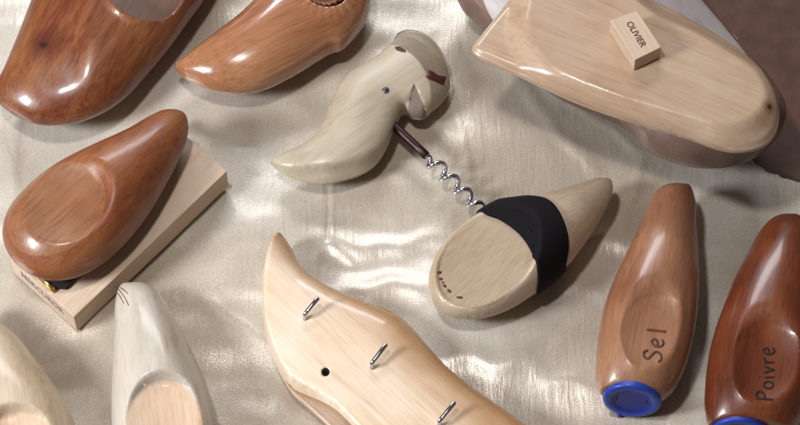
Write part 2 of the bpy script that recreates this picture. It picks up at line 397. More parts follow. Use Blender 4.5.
Z += line((345, 290), (432, 286), 13, 3.0)+line((545, 284), (600, 288), 12, 2.8)
Z += line((430, 362), (535, 358), 13, 3.2)+line((545, 372), (590, 385), 10, 2.0)
Z += line((450, 90), (470, 180), 5, 1.2)+line((520, 85), (590, 165), 8, 1.4)+line((540, 80), (640, 150), 5, 1.2)
Z += line((640, 160), (625, 230), 6, 1.2)+line((722, -10), (735, 26), 2.5, 1.4)+line((20, 110), (10, 190), 6, 1.4)
Z += line((230, 120), (250, 230), 12, 1.0)+line((215, 300), (262, 340), 5, 0.8)+line((20, 20), (5, 60), 6, 1.3)
idx = np.arange(X.size).reshape(X.shape)
EDGE = np.array([U(x, y, 0)[:2] for x, y in spline([(706, -40), (704, 0), (722, 22), (744, 47), (752, 90), (745, 130), (752, 158), (776, 172), (800, 179), (850, 186), (950, 200), (1100, 200), (1100, -300), (720, -300)], step=6)])  # cloth is cut away here to bare the sheet that imitates shade
Z += 1.6*np.exp(-(seg_dist(np.column_stack([X.ravel(), Y.ravel()]), EDGE).reshape(X.shape)/7)**2)
F = np.stack([idx[:-1, :-1], idx[1:, :-1], idx[1:, 1:], idx[:-1, 1:]], -1).reshape(-1, 4)
# snap the cloth to its cut edge so the border is clean
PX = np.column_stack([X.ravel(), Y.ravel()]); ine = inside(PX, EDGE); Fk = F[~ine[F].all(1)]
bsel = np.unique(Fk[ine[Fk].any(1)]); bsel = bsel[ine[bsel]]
for i_ in bsel:
    p_ = PX[i_]; b_e, b_d = None, 1e9
    for k_ in range(len(EDGE)):
        a0, a1 = EDGE[k_], EDGE[(k_+1) % len(EDGE)]; ab = a1-a0; tt = min(1, max(0, (p_-a0)@ab/(ab@ab))); c_ = a0+tt*ab; dd_ = ((c_-p_)**2).sum()
        if dd_ < b_d: b_d, b_e = dd_, c_
    wv = 1.2*math.sin(p_[0]*.4)+0.8*math.sin(p_[1]*.7)
    PX[i_] = b_e+wv*0.5
ZZ = Z.ravel()-2.5; ZZ[bsel] -= 1.0
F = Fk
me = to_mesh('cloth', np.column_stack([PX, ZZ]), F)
cl = link('satin_cloth', me, M['satin']); tag(cl, None, kind='structure'); cl['label'] = 'cream satin cloth with shiny creases under everything'

tme = to_mesh('shade_sheet', [(-950, -850, -13), (950, -850, -13), (950, 850, -13), (-950, 850, -13)], [(0, 1, 2, 3)])
tb = link('shade_sheet', tme, plain('brown_shade_tone', L(98, 64, 49), 0.6, var=0.12, scale=120, bump=0.3)); tag(tb, None, kind='structure')  # brown sheet stands in for shaded cloth at the top right
# ---------------------------------------------------------------- small builders
def tube(name, path, r, mat, parent=None, n=10, radii=None):
    P = [Vector(p) for p in path]; V = []; Fs = []
    up = Vector((0, 0, 1)); prev = None
    for i, p in enumerate(P):
        t = (P[min(i+1, len(P)-1)]-P[max(i-1, 0)]).normalized()
        if prev is None:
            a = t.cross(up); a = a if a.length > 1e-3 else t.cross(Vector((1, 0, 0)))
        else: a = prev-t*prev.dot(t)
        a.normalize(); prev = a; b = t.cross(a); rr = radii[i] if radii else r
        for k in range(n):
            w_ = 2*math.pi*k/n; V.append(p+a*math.cos(w_)*rr+b*math.sin(w_)*rr)
    for i in range(len(P)-1):
        for k in range(n): Fs.append((i*n+k, i*n+(k+1) % n, (i+1)*n+(k+1) % n, (i+1)*n+k))
    V.append(P[0]); V.append(P[-1]); e = len(V)
    for k in range(n): Fs.append((e-2, (k+1) % n, k)); Fs.append((e-1, (len(P)-1)*n+k, (len(P)-1)*n+(k+1) % n))
    org = tuple(P[0]); me = to_mesh(name, [tuple(v) for v in V], Fs, None, org)
    return link(name, me, mat, parent, org)
def box(name, top4, h, mat, parent=None, bev=1.2, ang=0):
    """top4: four plan points (3-D) anticlockwise, h downwards"""
    T = [np.array(p, float) for p in top4]; V = [t for t in T]+[t-np.array([0, 0, h]) for t in T]
    org = (sum(v[0] for v in T)/4, sum(v[1] for v in T)/4, T[0][2]-h)
    Fs = [(0, 1, 2, 3), (7, 6, 5, 4)]+[(i, i+4, (i+1) % 4+4, (i+1) % 4) for i in range(4)]
    me = to_mesh(name, V, Fs, None, org, ang, smooth=False)
    bm = bmesh.new(); bm.from_mesh(me); bmesh.ops.recalc_face_normals(bm, faces=bm.faces)
    bmesh.ops.bevel(bm, geom=bm.edges[:], offset=bev*S, segments=3, affect='EDGES', profile=0.6)
    for f in bm.faces: f.smooth = False
    bm.to_mesh(me); bm.free()
    return link(name, me, mat, parent, org, ang)
def text_mesh(body, size, shear=0.0, extr=0.0, bold=0.0):
    cu = bpy.data.curves.new('lettering', 'FONT'); cu.body = body; cu.size = size; cu.align_x = 'CENTER'; cu.align_y = 'CENTER'
    cu.shear = shear; cu.extrude = extr; cu.offset = bold; cu.resolution_u = 4
    o = bpy.data.objects.new('lettering', cu); scene.collection.objects.link(o)
    bpy.context.view_layer.update()
    me = bpy.data.meshes.new_from_object(o.evaluated_get(bpy.context.evaluated_depsgraph_get()))
    V = np.array([v.co[:] for v in me.vertices]); Fs = [tuple(p.vertices) for p in me.polygons]
    bpy.data.objects.remove(o); bpy.data.curves.remove(cu); bpy.data.meshes.remove(me)
    return V, Fs
def strokes(body_polys, wd):
    """hand lettering: list of polylines -> thin ribbons (2-D)"""
    V = []; Fs = []
    for pl in body_polys:
        pl = spline(pl, closed=False, step=1.0); n = len(pl); b0 = len(V)
        T = np.gradient(pl, axis=0); Nn = np.stack([-T[:, 1], T[:, 0]], 1); Nn /= np.linalg.norm(Nn, axis=1)[:, None]+1e-9
        for i in range(n):
            ww = wd*(0.5 if i in (0, n-1) else 1.0)*(0.95+0.1*math.sin(i*0.4))/2
            V.append(pl[i]+Nn[i]*ww); V.append(pl[i]-Nn[i]*ww)
        for i in range(n-1): Fs.append((b0+2*i, b0+2*i+1, b0+2*i+3, b0+2*i+2))
    return np.array(V), Fs
def drape(name, key, V2, Fs, mat, parent, lift=0.25, pixel=True):
    """lay a flat drawing (photo pixels) on a carved surface"""
    out = []
    for v in V2:
        h, nrm = hitpix(key, v[0], v[1]); out.append(tuple(h+nrm*lift))
    org = out[0]; me = to_mesh(name, out, Fs, None, org)
    bm = bmesh.new(); bm.from_mesh(me)
    bmesh.ops.recalc_face_normals(bm, faces=bm.faces)
    r = bmesh.ops.solidify(bm, geom=bm.faces[:], thickness=0.25*S)
    bm.to_mesh(me); bm.free()
    return link(name, me, mat, parent, org)
def pdist(P, line):
    e = np.full(len(P), 1e9)
    for a_, b_ in zip(line[:-1], line[1:]):
        ab = b_-a_; tt = np.clip(((P-a_)@ab)/(ab@ab), 0, 1); e = np.minimum(e, np.linalg.norm(P-(a_+tt[:, None]*ab), axis=1))
    return e
def fan(P):
    P = np.array(P); c = P.mean(0); V = [c]; n = len(P)
    for k in (.33, .66, 1): V += [c+(p-c)*k for p in P]
    Fs = [(0, 1+i, 1+(i+1) % n) for i in range(n)]
    for r in (0, 1): Fs += [(1+r*n+i, 1+(r+1)*n+i, 1+(r+1)*n+(i+1) % n, 1+r*n+(i+1) % n) for i in range(n)]
    return np.array(V), Fs
def disc2(c, rx, ry, n=20, rot=0):
    V = [np.array(c)]; a = math.radians(rot)
    for i in range(n):
        t = 2*math.pi*i/n; X_, Y_ = rx*math.cos(t), ry*math.sin(t)
        V.append(np.array([c[0]+X_*math.cos(a)-Y_*math.sin(a), c[1]+X_*math.sin(a)+Y_*math.cos(a)]))
    return np.array(V), [(0, 1+i, 1+(i+1) % n) for i in range(n)]
def facet(P, top, c, r, rot, zf, soft=0.18, dish=0.0, gx=0.0, gy=0.0, mn=True):
    e = ell(P, c, r, rot, zf); cw = U(c[0], c[1], zf)
    pl = zf+gx*(P[:, 0]-cw[0])+gy*(P[:, 1]-cw[1])-dish*(1-np.clip(e, 0, 1)**2)
    k = 1-sm(e, 1-soft*.3, 1+soft)
    tgt = np.minimum(top, pl) if mn else pl
    return top+(tgt-top)*k

# ---------------------------------------------------------------- 1 large red-brown clog, top left
o1 = [(33, 0), (18, 38), (5, 68), (-6, 90), (-2, 103), (12, 115), (30, 124), (52, 127), (78, 123), (105, 112), (127, 96), (150, 70), (172, 43), (190, 18), (203, 0), (226, -45), (230, -90), (195, -130), (120, -130), (72, -90), (48, -40)]
def t1(P, top, d, zm):
    q = PJ(np.column_stack([P, np.full(len(P), 60.0)]))
    # long ridge down the instep and soft planes beside it
    s = (q[:, 0]-96)+(q[:, 1]-40)*0.05
    top = top-3.5*sm(-s, 0, 26)*(1-sm(-s, 40, 70))*(1-sm(q[:, 1], 75, 105))
    e = ell(P, (141, -47), (50, 66), 0, 72.0)
    top = top+2.0*np.exp(-((e-1.03)/.05)**2)
    k = 1-sm(e, 0.86, 1.0)
    return top-34*k
inflate_root = root('carved_clog', 90, 20, 0, 'large red-brown clog with dark knot and wide opening at the top left corner', 'clog', 'carved wooden clog pieces laid on the cloth')
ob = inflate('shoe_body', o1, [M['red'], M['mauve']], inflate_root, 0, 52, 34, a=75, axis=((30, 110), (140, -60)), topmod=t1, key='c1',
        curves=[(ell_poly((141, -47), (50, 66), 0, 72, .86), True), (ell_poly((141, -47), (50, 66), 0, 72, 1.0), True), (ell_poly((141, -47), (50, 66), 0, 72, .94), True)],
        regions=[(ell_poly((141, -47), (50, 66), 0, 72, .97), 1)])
V, Fs = strokes([[(2, 106), (8, 103), (15, 105), (21, 110)]], 1.4)
def local(key, px, py):
    h, _ = hitpix(key, px, py); b_ = BODY[key]; v = np.array(h)-np.array(b_['org']); c_, s_ = math.cos(-b_['ang']), math.sin(-b_['ang'])
    return (float((v[0]*c_-v[1]*s_)*S), float((v[0]*s_+v[1]*c_)*S), float(v[2]*S))
k1 = local('c1', 43, 45)
ob.data.materials[0] = wood('knotty_red_brown_wood', L(148, 96, 58), L(112, 57, 32), L(74, 26, 14), 0.34, 0.4, blotch=0.5, wob=.15, knots=[(*k1, 0.0085, L(80, 26, 14)), (*k1, 0.0018, L(22, 10, 10))])

# ---------------------------------------------------------------- 2 glossy cherry clog
o2 = [(174, 66), (190, 53), (215, 35), (245, 12), (264, -8), (292, -38), (330, -52), (360, -38), (371, -8), (367, 19), (353, 40), (341, 51), (332, 53), (318, 61), (290, 78), (262, 91), (240, 95), (215, 93), (195, 86), (182, 78)]
def t2(P, top, d, zm):
    e = ell(P, (325, -13), (23, 20), 0, 61.0)
    top = top-20*(1-sm(e, 0.9, 1.05))
    q = PJ(np.column_stack([P, np.full(len(P), 61.0)])); an = np.arctan2(q[:, 1]+13, q[:, 0]-325)
    return top+0.9*np.cos(an*22)*np.exp(-((e-1.3)/.22)**2)
r2 = root('carved_clog', 270, 40, 0, 'glossy tan clog with pointed toe and ribbed round opening at the top edge', 'clog', 'carved wooden clog pieces laid on the cloth')
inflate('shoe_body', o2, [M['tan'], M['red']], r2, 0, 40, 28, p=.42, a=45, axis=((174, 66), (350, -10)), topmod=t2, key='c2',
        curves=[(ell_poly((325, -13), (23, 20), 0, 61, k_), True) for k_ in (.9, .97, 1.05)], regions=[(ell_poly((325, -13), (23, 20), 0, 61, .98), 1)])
# ribbed collar inside the opening
V = []; Fs = []; n = 96
for k in range(n):
    a = 2*math.pi*k/n; rr = 1+0.05*math.cos(k*math.pi/2)
    for (f, zz) in ((1.0*rr, 58), (0.90*rr, 62.5), (0.74*rr, 59.5), (0.70, 45)):
        V.append(U(325+22*f*math.cos(a), -13+19.5*f*math.sin(a), zz))
for k in range(n):
    for j in range(3): Fs.append((k*4+j, ((k+1) % n)*4+j, ((k+1) % n)*4+j+1, k*4+j+1))
me = to_mesh('ribbed_collar', V, Fs, None, (0, 0, 0)); link('ribbed_collar', me, M['auburn'], r2)

# ---------------------------------------------------------------- 3 pale clog corkscrew
o3 = [(270, 163), (281, 155), (300, 147), (313, 139), (322, 127), (330, 107), (338, 89), (349, 76), (363, 67), (379, 57), (391, 43), (399, 31), (408, 27), (420, 29), (432, 37), (443, 52), (449, 70), (450, 86), (445, 99), (438, 107), (431, 113), (422, 120), (412, 119), (404, 113), (399, 119), (394, 130), (387, 148), (377, 164), (366, 173), (348, 180), (325, 185), (302, 182), (285, 176), (275, 169)]
def t3(P, top, d, zm):
    q = PJ(np.column_stack([P, top]))
    # sole plane falling away along the lower side
    s = (q[:, 1]-(169-0.0022*(q[:, 0]-318)**2))*0+ (q[:, 1]-np.interp(q[:, 0], [270, 290, 330, 360, 380], [165, 167, 165, 157, 146]))
    m = sm(q[:, 1], 140, 152)
    top = top-np.clip(s, 0, 40)*1.15*m
    top = np.maximum(top, zm+np.minimum(d, 3)*2.0+np.clip(d-3, 0, 40)*.25)
    # heel cap: plane falling away beyond a carved line
    hl = np.array([(388, 44), (404, 52), (420, 66), (430, 88), (434, 118)]); hw = np.array([U(x, y, zm+22)[:2] for x, y in hl])
    top = top-np.where(inside(P, HCAP), np.minimum(pdist(P, HLINE)*0.45, 12), 0)
    # wedge hollow in front of the heel: deepens towards its open end
    A = TRI; ins = inside(P, A); ap = A[0]; mid = (A[1]+A[2])/2; ax_ = (mid-ap)/np.linalg.norm(mid-ap)
    t = (P-ap)@ax_/np.linalg.norm(mid-ap)
    return np.where(ins, np.minimum(top, zm+24-24*np.clip(t, 0, 1)), top)
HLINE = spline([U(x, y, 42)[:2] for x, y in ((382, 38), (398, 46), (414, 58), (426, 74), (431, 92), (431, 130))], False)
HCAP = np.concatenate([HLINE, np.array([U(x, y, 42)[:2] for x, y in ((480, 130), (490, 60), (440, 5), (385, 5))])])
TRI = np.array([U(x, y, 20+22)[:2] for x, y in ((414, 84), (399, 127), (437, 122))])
r3 = root('clog_corkscrew', 360, 120, 0, 'pale clog lying on its side as corkscrew handle with shiny steel spiral', 'corkscrew')
tri = [(408, 84), (399, 122), (428, 118)]
cu3 = []
for k_ in (1.0, 0.93):
    cc = TRI.mean(0); q_ = cc+(TRI-cc)*k_; q_[0] = TRI[0]*.98+cc*.02 if k_ < 1 else TRI[0]
    cu3.append((np.concatenate([np.linspace(q_[1], q_[0], 18), np.linspace(q_[0], q_[2], 18)[1:]]), False))
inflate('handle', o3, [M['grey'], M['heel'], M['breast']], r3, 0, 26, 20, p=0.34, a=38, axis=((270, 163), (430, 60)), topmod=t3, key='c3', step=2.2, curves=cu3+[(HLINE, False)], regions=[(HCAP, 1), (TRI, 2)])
V, Fs = disc2((385.5, 90.5), 3.6, 3.1, 20); drape('nail', 'c3', V, Fs, M['nail'], r3, 0.5)
V, Fs = disc2((385.5, 90.5), 1.2, 1.0, 16); drape('nail_slot', 'c3', V, Fs, M['hole'], r3, 0.9)
V = np.array([(428, 70), (431, 71), (446, 77), (445, 80), (443.5, 85), (440, 84), (428, 79), (425, 76.5), (428, 75)]); V, Fs = fan(V); drape('burnt_mark', 'c3', V, Fs, M['burn'], r3, 0.5)
V = np.array([(395, 47), (400, 47), (405, 50), (406, 52.5), (401, 52), (396, 50)]); V, Fs = fan(V); drape('burnt_mark', 'c3', V, Fs, M['burn'], r3, 0.5)
zc = 22
A, Bq = U(390, 122, zc), U(427, 156.5, zc)
ax = Vector(Bq-A).normalized()
sh = [tuple(Vector(A)+ax*t) for t in (0, 6, 20, 40, (Vector(Bq)-Vector(A)).length-1.5, (Vector(Bq)-Vector(A)).length)]
tube('shank', sh, 4.6, M['darkmetal'], r3, 18, [4.6, 4.6, 4.6, 4.6, 4.6, 3.4])
E = U(484, 213, 17); path = []; radii = []
a_ = Vector(E-Bq); Ln = a_.length; a_.normalize(); s_ = a_.cross(Vector((0, 0, 1))).normalized(); u_ = s_.cross(a_)
NT = 4.35
for i in range(261):
    t = i/260; f = min(1, t/0.14); ph = 2*math.pi*NT*t+2.4; R = 6.6*f*(1-0.15*t)
    path.append(tuple(Vector(Bq)+a_*(t*Ln-2)+s_*R*math.cos(ph)+u_*R*math.sin(ph))); radii.append(2.6*(1 if t < .9 else 1-(t-.9)*7))
tube('spiral_screw', path, 2.1, M['chrome'], r3, 12, radii)

# ---------------------------------------------------------------- 4 large pale sole on a dark rounded body
r4 = root('clog_sole', 640, 90, 0, 'large pale wooden clog sole lying flat on a dark rounded body, top right', 'clog', 'carved wooden clog pieces laid on the cloth')
o4b = [(462, 2), (474, 14), (487, 28), (520, 62), (560, 90), (600, 108), (626, 120), (648, 143), (674, 156), (702, 163), (735, 162), (762, 150), (782, 130), (786, 108), (768, 76), (742, 48), (722, 24), (700, -4), (660, -60), (560, -90), (480, -70), (452, -30)]
reg4 = [U(x, y, 100)[:2] for x, y in ((484, -90), (482, -20), (503, 14), (560, 70), (640, 90), (735, 90), (752, 52), (726, 14), (700, -14), (664, -62), (600, -90))]
inflate('lower_body', o4b, [M['mauve'], M['lilac']], r4, 0, 48, 58, p=0.5, pb=0.3, a=110, axis=((720, 120), (520, -20)), key='c4b', step=4, curves=[(spline(reg4), True)], regions=[(spline(reg4), 1)])
o4 = [(472, 51), (481, 37), (497, 17), (514, -5), (542, -42), (580, -58), (620, -30), (647, -2), (681, 16), (716, 36), (741, 53), (759, 71), (771, 89), (778, 106), (779, 121), (775, 135), (767, 144), (754, 150), (736, 152), (718, 149), (690, 139), (650, 127), (600, 111), (560, 95), (520, 76), (490, 63), (477, 57)]
def offs4(W, k):
    T = np.roll(W, -2, 0)-np.roll(W, 2, 0); N = np.stack([T[:, 1], -T[:, 0]], 1); N /= np.linalg.norm(N, axis=1)[:, None]
    A = (W[:, 0]*np.roll(W[:, 1], -1)-np.roll(W[:, 0], -1)*W[:, 1]).sum()
    R = W-N*k*(1 if A > 0 else -1); return R if k == 0 else R[seg_dist(R, W) > abs(k)*.8]
def t4(P, top, d, zm):
    q = PJ(np.column_stack([P, np.full(len(P), zm+14)]))
    # raised flat face with a rounded shoulder following the rim
    rim = np.array([(531, -90), (530, 0), (526, 26), (531, 45), (552, 70), (600, 93), (650, 111), (700, 126), (728, 128), (752, 120), (765, 100), (757, 78), (735, 60), (700, 40), (640, 8), (600, -60)])
    rp = rim4
    e = seg_dist(P, rp)*np.where(inside(P, rp), 1, -1)
    base = zm+3+5*sm(d, 0, 5)
    out = np.minimum(top, base)+14*sm(e, -22, 3)
    return np.where(d < 0.03, zm, np.minimum(out, zm+1.5+np.sqrt(np.clip(d, 0, 60))*6.5))
rim4 = np.array([U(x, y, 126)[:2] for x, y in spline([(531, -90), (530, 0), (526, 26), (531, 45), (552, 70), (600, 93), (650, 111), (700, 126), (728, 128), (752, 120), (765, 100), (757, 78), (735, 60), (700, 40), (640, 8), (600, -60)])])
ob4 = inflate('sole', o4, [M['slab']], r4, 104, 20, 8, p=0.12, pb=0.2, a=90, axis=((774, 125), (500, 10)), topmod=t4, key='c4', sil=False, curves=[(offs4(rim4, k_), True) for k_ in (0, 2.5, 5, -3, -6)])
k4 = local('c4', 769.5, 107)
ob4.data.materials[0] = wood('planed_beech_with_knot', L(198, 174, 150), L(186, 156, 130), L(166, 130, 100), 0.30, 0.4, grain=0.9, coatr=0.12, pores=.22, knots=[(*k4, 0.0032, L(150, 104, 74)), (*k4, 0.0013, L(84, 40, 26))])

# ---------------------------------------------------------------- small block on the sole
zs = surf('c4', *U(635, 45, 128)[:2])[0] or 86
hb = 18; zt = zs+hb+0.3
top4 = [U(610.5, 20, zt), U(635, 60, zt), U(661.5, 47, zt), U(637, 10.5, zt)]
A0, A1 = top4[0], top4[1]
ob = box('wood_block', top4, hb, M['box'], None, 0.9, math.atan2(A1[1]-A0[1], A1[0]-A0[0]))
tag(ob, 'small pale wooden block stamped OLIVIER resting on the large sole', 'block')
def place_text(name, V, Fs, origin, xdir, ydir, mat, parent, lift=0.3):
    x = Vector(xdir).normalized(); y = Vector(ydir); y = (y-x*y.dot(x)).normalized(); z = x.cross(y)
    o = Vector(origin)+z*lift
    out = [tuple(o+x*v[0]+y*v[1]) for v in V]
    me = to_mesh(name, out, Fs, None, tuple(o), smooth=False)
    bm = bmesh.new(); bm.from_mesh(me); bmesh.ops.solidify(bm, geom=bm.faces[:], thickness=0.2*S); bm.to_mesh(me); bm.free()
    return link(name, me, mat, parent, tuple(o))
V, Fs = text_mesh('OLIVIER', 9.2, bold=0.12); V[:, 0] *= 1.0
xd = Vector(top4[1]-top4[0]); yd = Vector(top4[3]-top4[0])
place_text('lettering', V, Fs, sum(np.array(t) for t in top4)/4, xd, yd, M['ink'], ob)

# ---------------------------------------------------------------- 5 long pale block and the auburn clog on it
zb = 28
Pa, Pb, Pc = U(10, 258, zb), U(74, 317, zb), U(227, 171, zb)
Pd = Pa+(Pc-Pb)
ob5 = box('wooden_base', [Pa, Pb, Pc, Pd], zb, M['box'], None, 1.0, math.atan2(Pc[1]-Pb[1], Pc[0]-Pb[0]))
tag(ob5, 'long pale wooden block with grey lettering on its end under the auburn clog', 'block')
V, Fs = text_mesh('MERCUROR', 13, bold=0.1)
wlen = np.linalg.norm((Pb-Pa)[:2]); V[:, 0] *= wlen*0.66/(V[:, 0].max()-V[:, 0].min())
place_text('lettering', V, Fs, (Pa*0.52+Pb*0.48)-np.array([0, 0, zb*0.46]), Pb-Pa, (0, 0, 1), M['greyink'], ob5, 0.3)
o5 = [(3, 240), (4, 224), (12, 206), (32, 184), (60, 163), (95, 145), (128, 129), (150, 115), (163, 108), (175, 106), (185, 112), (188.5, 125), (186, 142), (178, 161), (165, 186), (149, 213), (130, 238), (113, 255), (99, 266), (85, 274), (68, 280), (50, 281), (30, 275), (12, 260)]
def t5(P, top, d, zm):
    return facet(P, top, (55, 206), (51, 40), -28, zm+33, 0.28, dish=4, gx=-0.05, gy=0.03)
r5 = root('carved_clog', 90, 200, zb, 'auburn clog with rounded sunken oval face, mounted on the long pale block', 'clog', 'carved wooden clog pieces laid on the cloth')
inflate('shoe_body', o5, [M['auburn'], M['auburnface']], r5, zb+4, 44, 22, a=50, axis=((180, 112), (30, 250)), topmod=t5, key='c5',
        curves=[(ell_poly((55, 206), (51, 40), -28, zb+4+22+33, k_), True) for k_ in (.96, 1.04, 1.14)], regions=[(ell_poly((55, 206), (51, 40), -28, zb+59, 1.04), 1)])
def plate(name, pts, z, th, mat, parent):
    T = [U(x, y, z) for x, y in pts]; return box(name, T, th, mat, parent, 0.4)
hg = tag(bpy.data.objects.new('brass_hinge', None), None)
bpy.data.objects.remove(hg)
plate('hinge_plate', [(37, 277), (53, 292.5), (57, 289), (42, 274)], zb+2.5, 2.2, M['brass'], r5)
tube('hinge_pin', [U(38, 274, zb+4), U(47, 282.5, zb+4), U(54, 289, zb+4)], 1.9, M['brass'], r5)
plate('mounting_foot', [(50, 286), (66, 288), (120, 235), (60, 240)], zb+4, 3.9, M['hole'], r5)

# ---------------------------------------------------------------- 6 pale clogs, bottom left
def sel_like(name, outline, rt, mats, z0, H, B, a, axis, fc, fr, frot, zf, key, dish=3, soft=.12, cut=None, **k):
    return inflate(name, outline, mats, rt, z0, H, B, a=a, axis=axis, key=key, cut=cut,
        topmod=lambda P, top, d, zm: facet(P, top, fc, fr, frot, zf, soft, dish, **k),
        curves=[(ell_poly(fc, fr, frot, zf, kk), True) for kk in (.93, .985, 1.0, 1.05, 1.12)],
        regions=[(ell_poly(fc, fr, frot, zf, 0.985), 1)])
o6a = [(-30, 300), (-12, 309), (0, 319), (17, 333), (36, 357), (54, 382), (68, 405), (76, 427), (82, 470), (66, 515), (20, 540), (-40, 520), (-70, 430), (-62, 350)]
r6 = root('carved_clog', 10, 420, 0, 'pale clog cut off by the bottom left corner with a pinkish oval face', 'clog', 'carved wooden clog pieces laid on the cloth')
sel_like('shoe_body', o6a, r6, [M['palewarm'], M['paleface']], 0, 46, 30, 60, ((0, 320), (20, 520)), (20, 462), (44, 50), 0, 64, 'c6a', dish=6)
o6b = [(129, 279), (121, 284), (116, 298), (114, 340), (112, 380), (112, 430), (118, 480), (165, 520), (213, 490), (219, 440), (216, 415), (208, 387), (196, 358), (180, 326), (167, 302), (156, 287), (143, 279)]
r6b = root('carved_clog', 165, 400, 0, 'whitish clog with tapered toe and pinkish oval face, just below the long block', 'clog', 'carved wooden clog pieces laid on the cloth')
sel_like('shoe_body', o6b, r6b, [M['pale'], M['paleface']], 0, 44, 28, 50, ((140, 280), (165, 500)), (165, 435), (42, 55), 0, 60, 'c6b', dish=6)
V, Fs = strokes([[(116, 287), (120, 291), (125, 298), (129, 306)], [(119, 287), (124, 290), (128, 294)], [(117, 292), (121, 298), (124, 304)]], 0.8)
drape('cracks', 'c6b', V, Fs, M['ink'], r6b, 0.15)

# ---------------------------------------------------------------- 7 key rack clog
o7 = [(280, 235.5), (272, 242), (266, 258), (262, 285), (262.5, 312), (266, 335), (273, 356), (284, 378), (292, 390), (309, 405), (331, 425), (360, 455), (420, 510), (500, 550), (580, 560), (610, 520), (590, 475), (560, 450), (524, 425), (500, 408), (470, 387), (445, 366), (426, 345), (411, 328), (398, 317), (372, 305), (336, 291), (311, 277), (298, 262), (290, 247)]
def t7(P, top, d, zm):
    v = (P-U(430, 380, zm)[:2])@np.array([0.62, 0.78])
    plane = zm+25+0.07*v-0.04*np.maximum(-P[:, 0]-60, 0)
    er = pdist(P, RE7); tr = zm+25*np.sqrt(1-(1-np.clip(er/52, 0, 1))**2)
    el = pdist(P, LE7)
    t = np.minimum(np.minimum(plane, tr), zm+2.5+d*5)
    t = -6*np.log(np.exp(-plane/6)+np.exp(-tr/6))+1.0; t = np.minimum(t, zm+2+d*5)
    t = np.where(el < 11, t, t); k_ = W7(P); t = np.minimum(t, zm+np.where(el < k_-.4, el*0.9, (k_-.4)*.9+(el-k_+.4)*3.2)+(k_ < 1.0)*40)
    t = t-12*(ell(P, (325.5, 370), (4.2, 4.2), 0, 43) < .9)
    return np.where(d < .03, zm, np.maximum(t, zm+0.2))
RE7 = np.array([U(x, y, 22)[:2] for x, y in o7[-14:][::1]+[(282, 237)]])
S7 = spline(o7); i0 = int(np.argmin(np.hypot(S7[:, 0]-284, S7[:, 1]-378))); i1 = int(np.argmin(np.hypot(S7[:, 0]-500, S7[:, 1]-550)))
LE7 = np.array([U(x, y, 20)[:2] for x, y in S7[i0:i1]])
def W7(P): return 11*sm(np.linalg.norm(P-LE7[0], axis=1), 2, 70)*(P[:, 1] < LE7[0][1]+3)
def offs(line, k):
    k = np.asarray(k, float); k = k[:, None] if k.ndim else k
    T = np.gradient(line, axis=0); N = np.stack([-T[:, 1], T[:, 0]], 1); N /= np.linalg.norm(N, axis=1)[:, None]; return line+N*k
LS7 = LE7
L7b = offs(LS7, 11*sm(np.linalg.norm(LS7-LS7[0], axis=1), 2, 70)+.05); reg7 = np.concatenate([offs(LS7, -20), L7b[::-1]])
r7 = root('key_rack', 380, 370, 0, 'large pale clog-shaped key rack with three steel hooks and a nail hole', 'key rack')
inflate('rack_body', o7, [M['rack'], M['rackside'], M['hole']], r7, 0, 26, 20, p=0.2, pb=0.15, a=90, axis=((285, 300), (480, 480)), topmod=t7, key='c7', sil=False, curves=[(L7b, False), (offs(L7b, 3.0), False), (offs(L7b, 5.5), False)]+[(ell_poly((325.5, 370), (4.2, 4.2), 0, 43, k_, 20), True) for k_ in (1, .8)], regions=[(reg7, 1), (ell_poly((325.5, 370), (4.2, 4.2), 0, 43, 1, 20), 2)])
for (fx, fy, tx, ty) in ((304, 317, 318.5, 297.5), (371, 366, 386.5, 344), (438.5, 424, 455, 402)):
    b, nn = hitpix('c7', fx, fy+2); b = Vector(b)
    k = Vector(U(fx+1, fy-3, b.z+9)); e = Vector(U(tx, ty, b.z+13))
    pth = [b-Vector((0, 0, 4)), b, b+(k-b)*.45, b+(k-b)*.8, k+(e-k)*.06, k+(e-k)*.2, k+(e-k)*.5, k+(e-k)*.95, e]
    tube('hook', [tuple(p) for p in pth], 2.2, M['chrome'], r7, 12, [2.0, 2.0, 2.1, 2.2, 2.2, 2.3, 2.3, 2.3, 1.6])

# ---------------------------------------------------------------- 8 clog with black band
o8 = [(429, 288), (429.5, 272), (437, 252), (450, 235), (468, 220), (485, 208), (500, 200), (522, 198), (545, 192), (570, 184), (588, 177.5), (600, 174), (609, 176.5), (613, 186), (611, 198), (601, 219), (586, 243), (569, 265), (551, 283), (531, 297), (510, 310), (490, 317.5), (468, 321), (448, 317.5), (435, 306)]
z8 = 46
def t8(P, top, d, zm):
    top = facet(P, top, (487, 259), (54, 40), -38, z8, 0.10, dish=1.0, gx=0.10, gy=0.10)
    q = PJ(np.column_stack([P, top]))
    s = (q[:, 0]-545)*(174-240)-(q[:, 1]-240)*(604-545); s /= math.hypot(66, 59)   # side plane by the toe
    return top-0.35*np.clip(s, 0, 30)*sm(q[:, 0], 560, 580)*0
r8 = root('carved_clog', 510, 250, 0, 'pale clog wearing a wide black band behind its flat oval face', 'clog', 'carved wooden clog pieces laid on the cloth')
bandL = [(478, 204), (484, 214), (500, 221), (519, 235), (531, 252), (537.5, 272), (537, 290), (530, 305)]
bandR = [(502, 190), (530, 197.5), (549, 206), (562, 224), (567.5, 243), (563, 262), (553, 280), (545, 296)]
zl = 50
bl_ = [U(x, y, zl)[:2] for x, y in spline(bandL, False)]; br_ = [U(x, y, zl)[:2] for x, y in spline(bandR, False)]
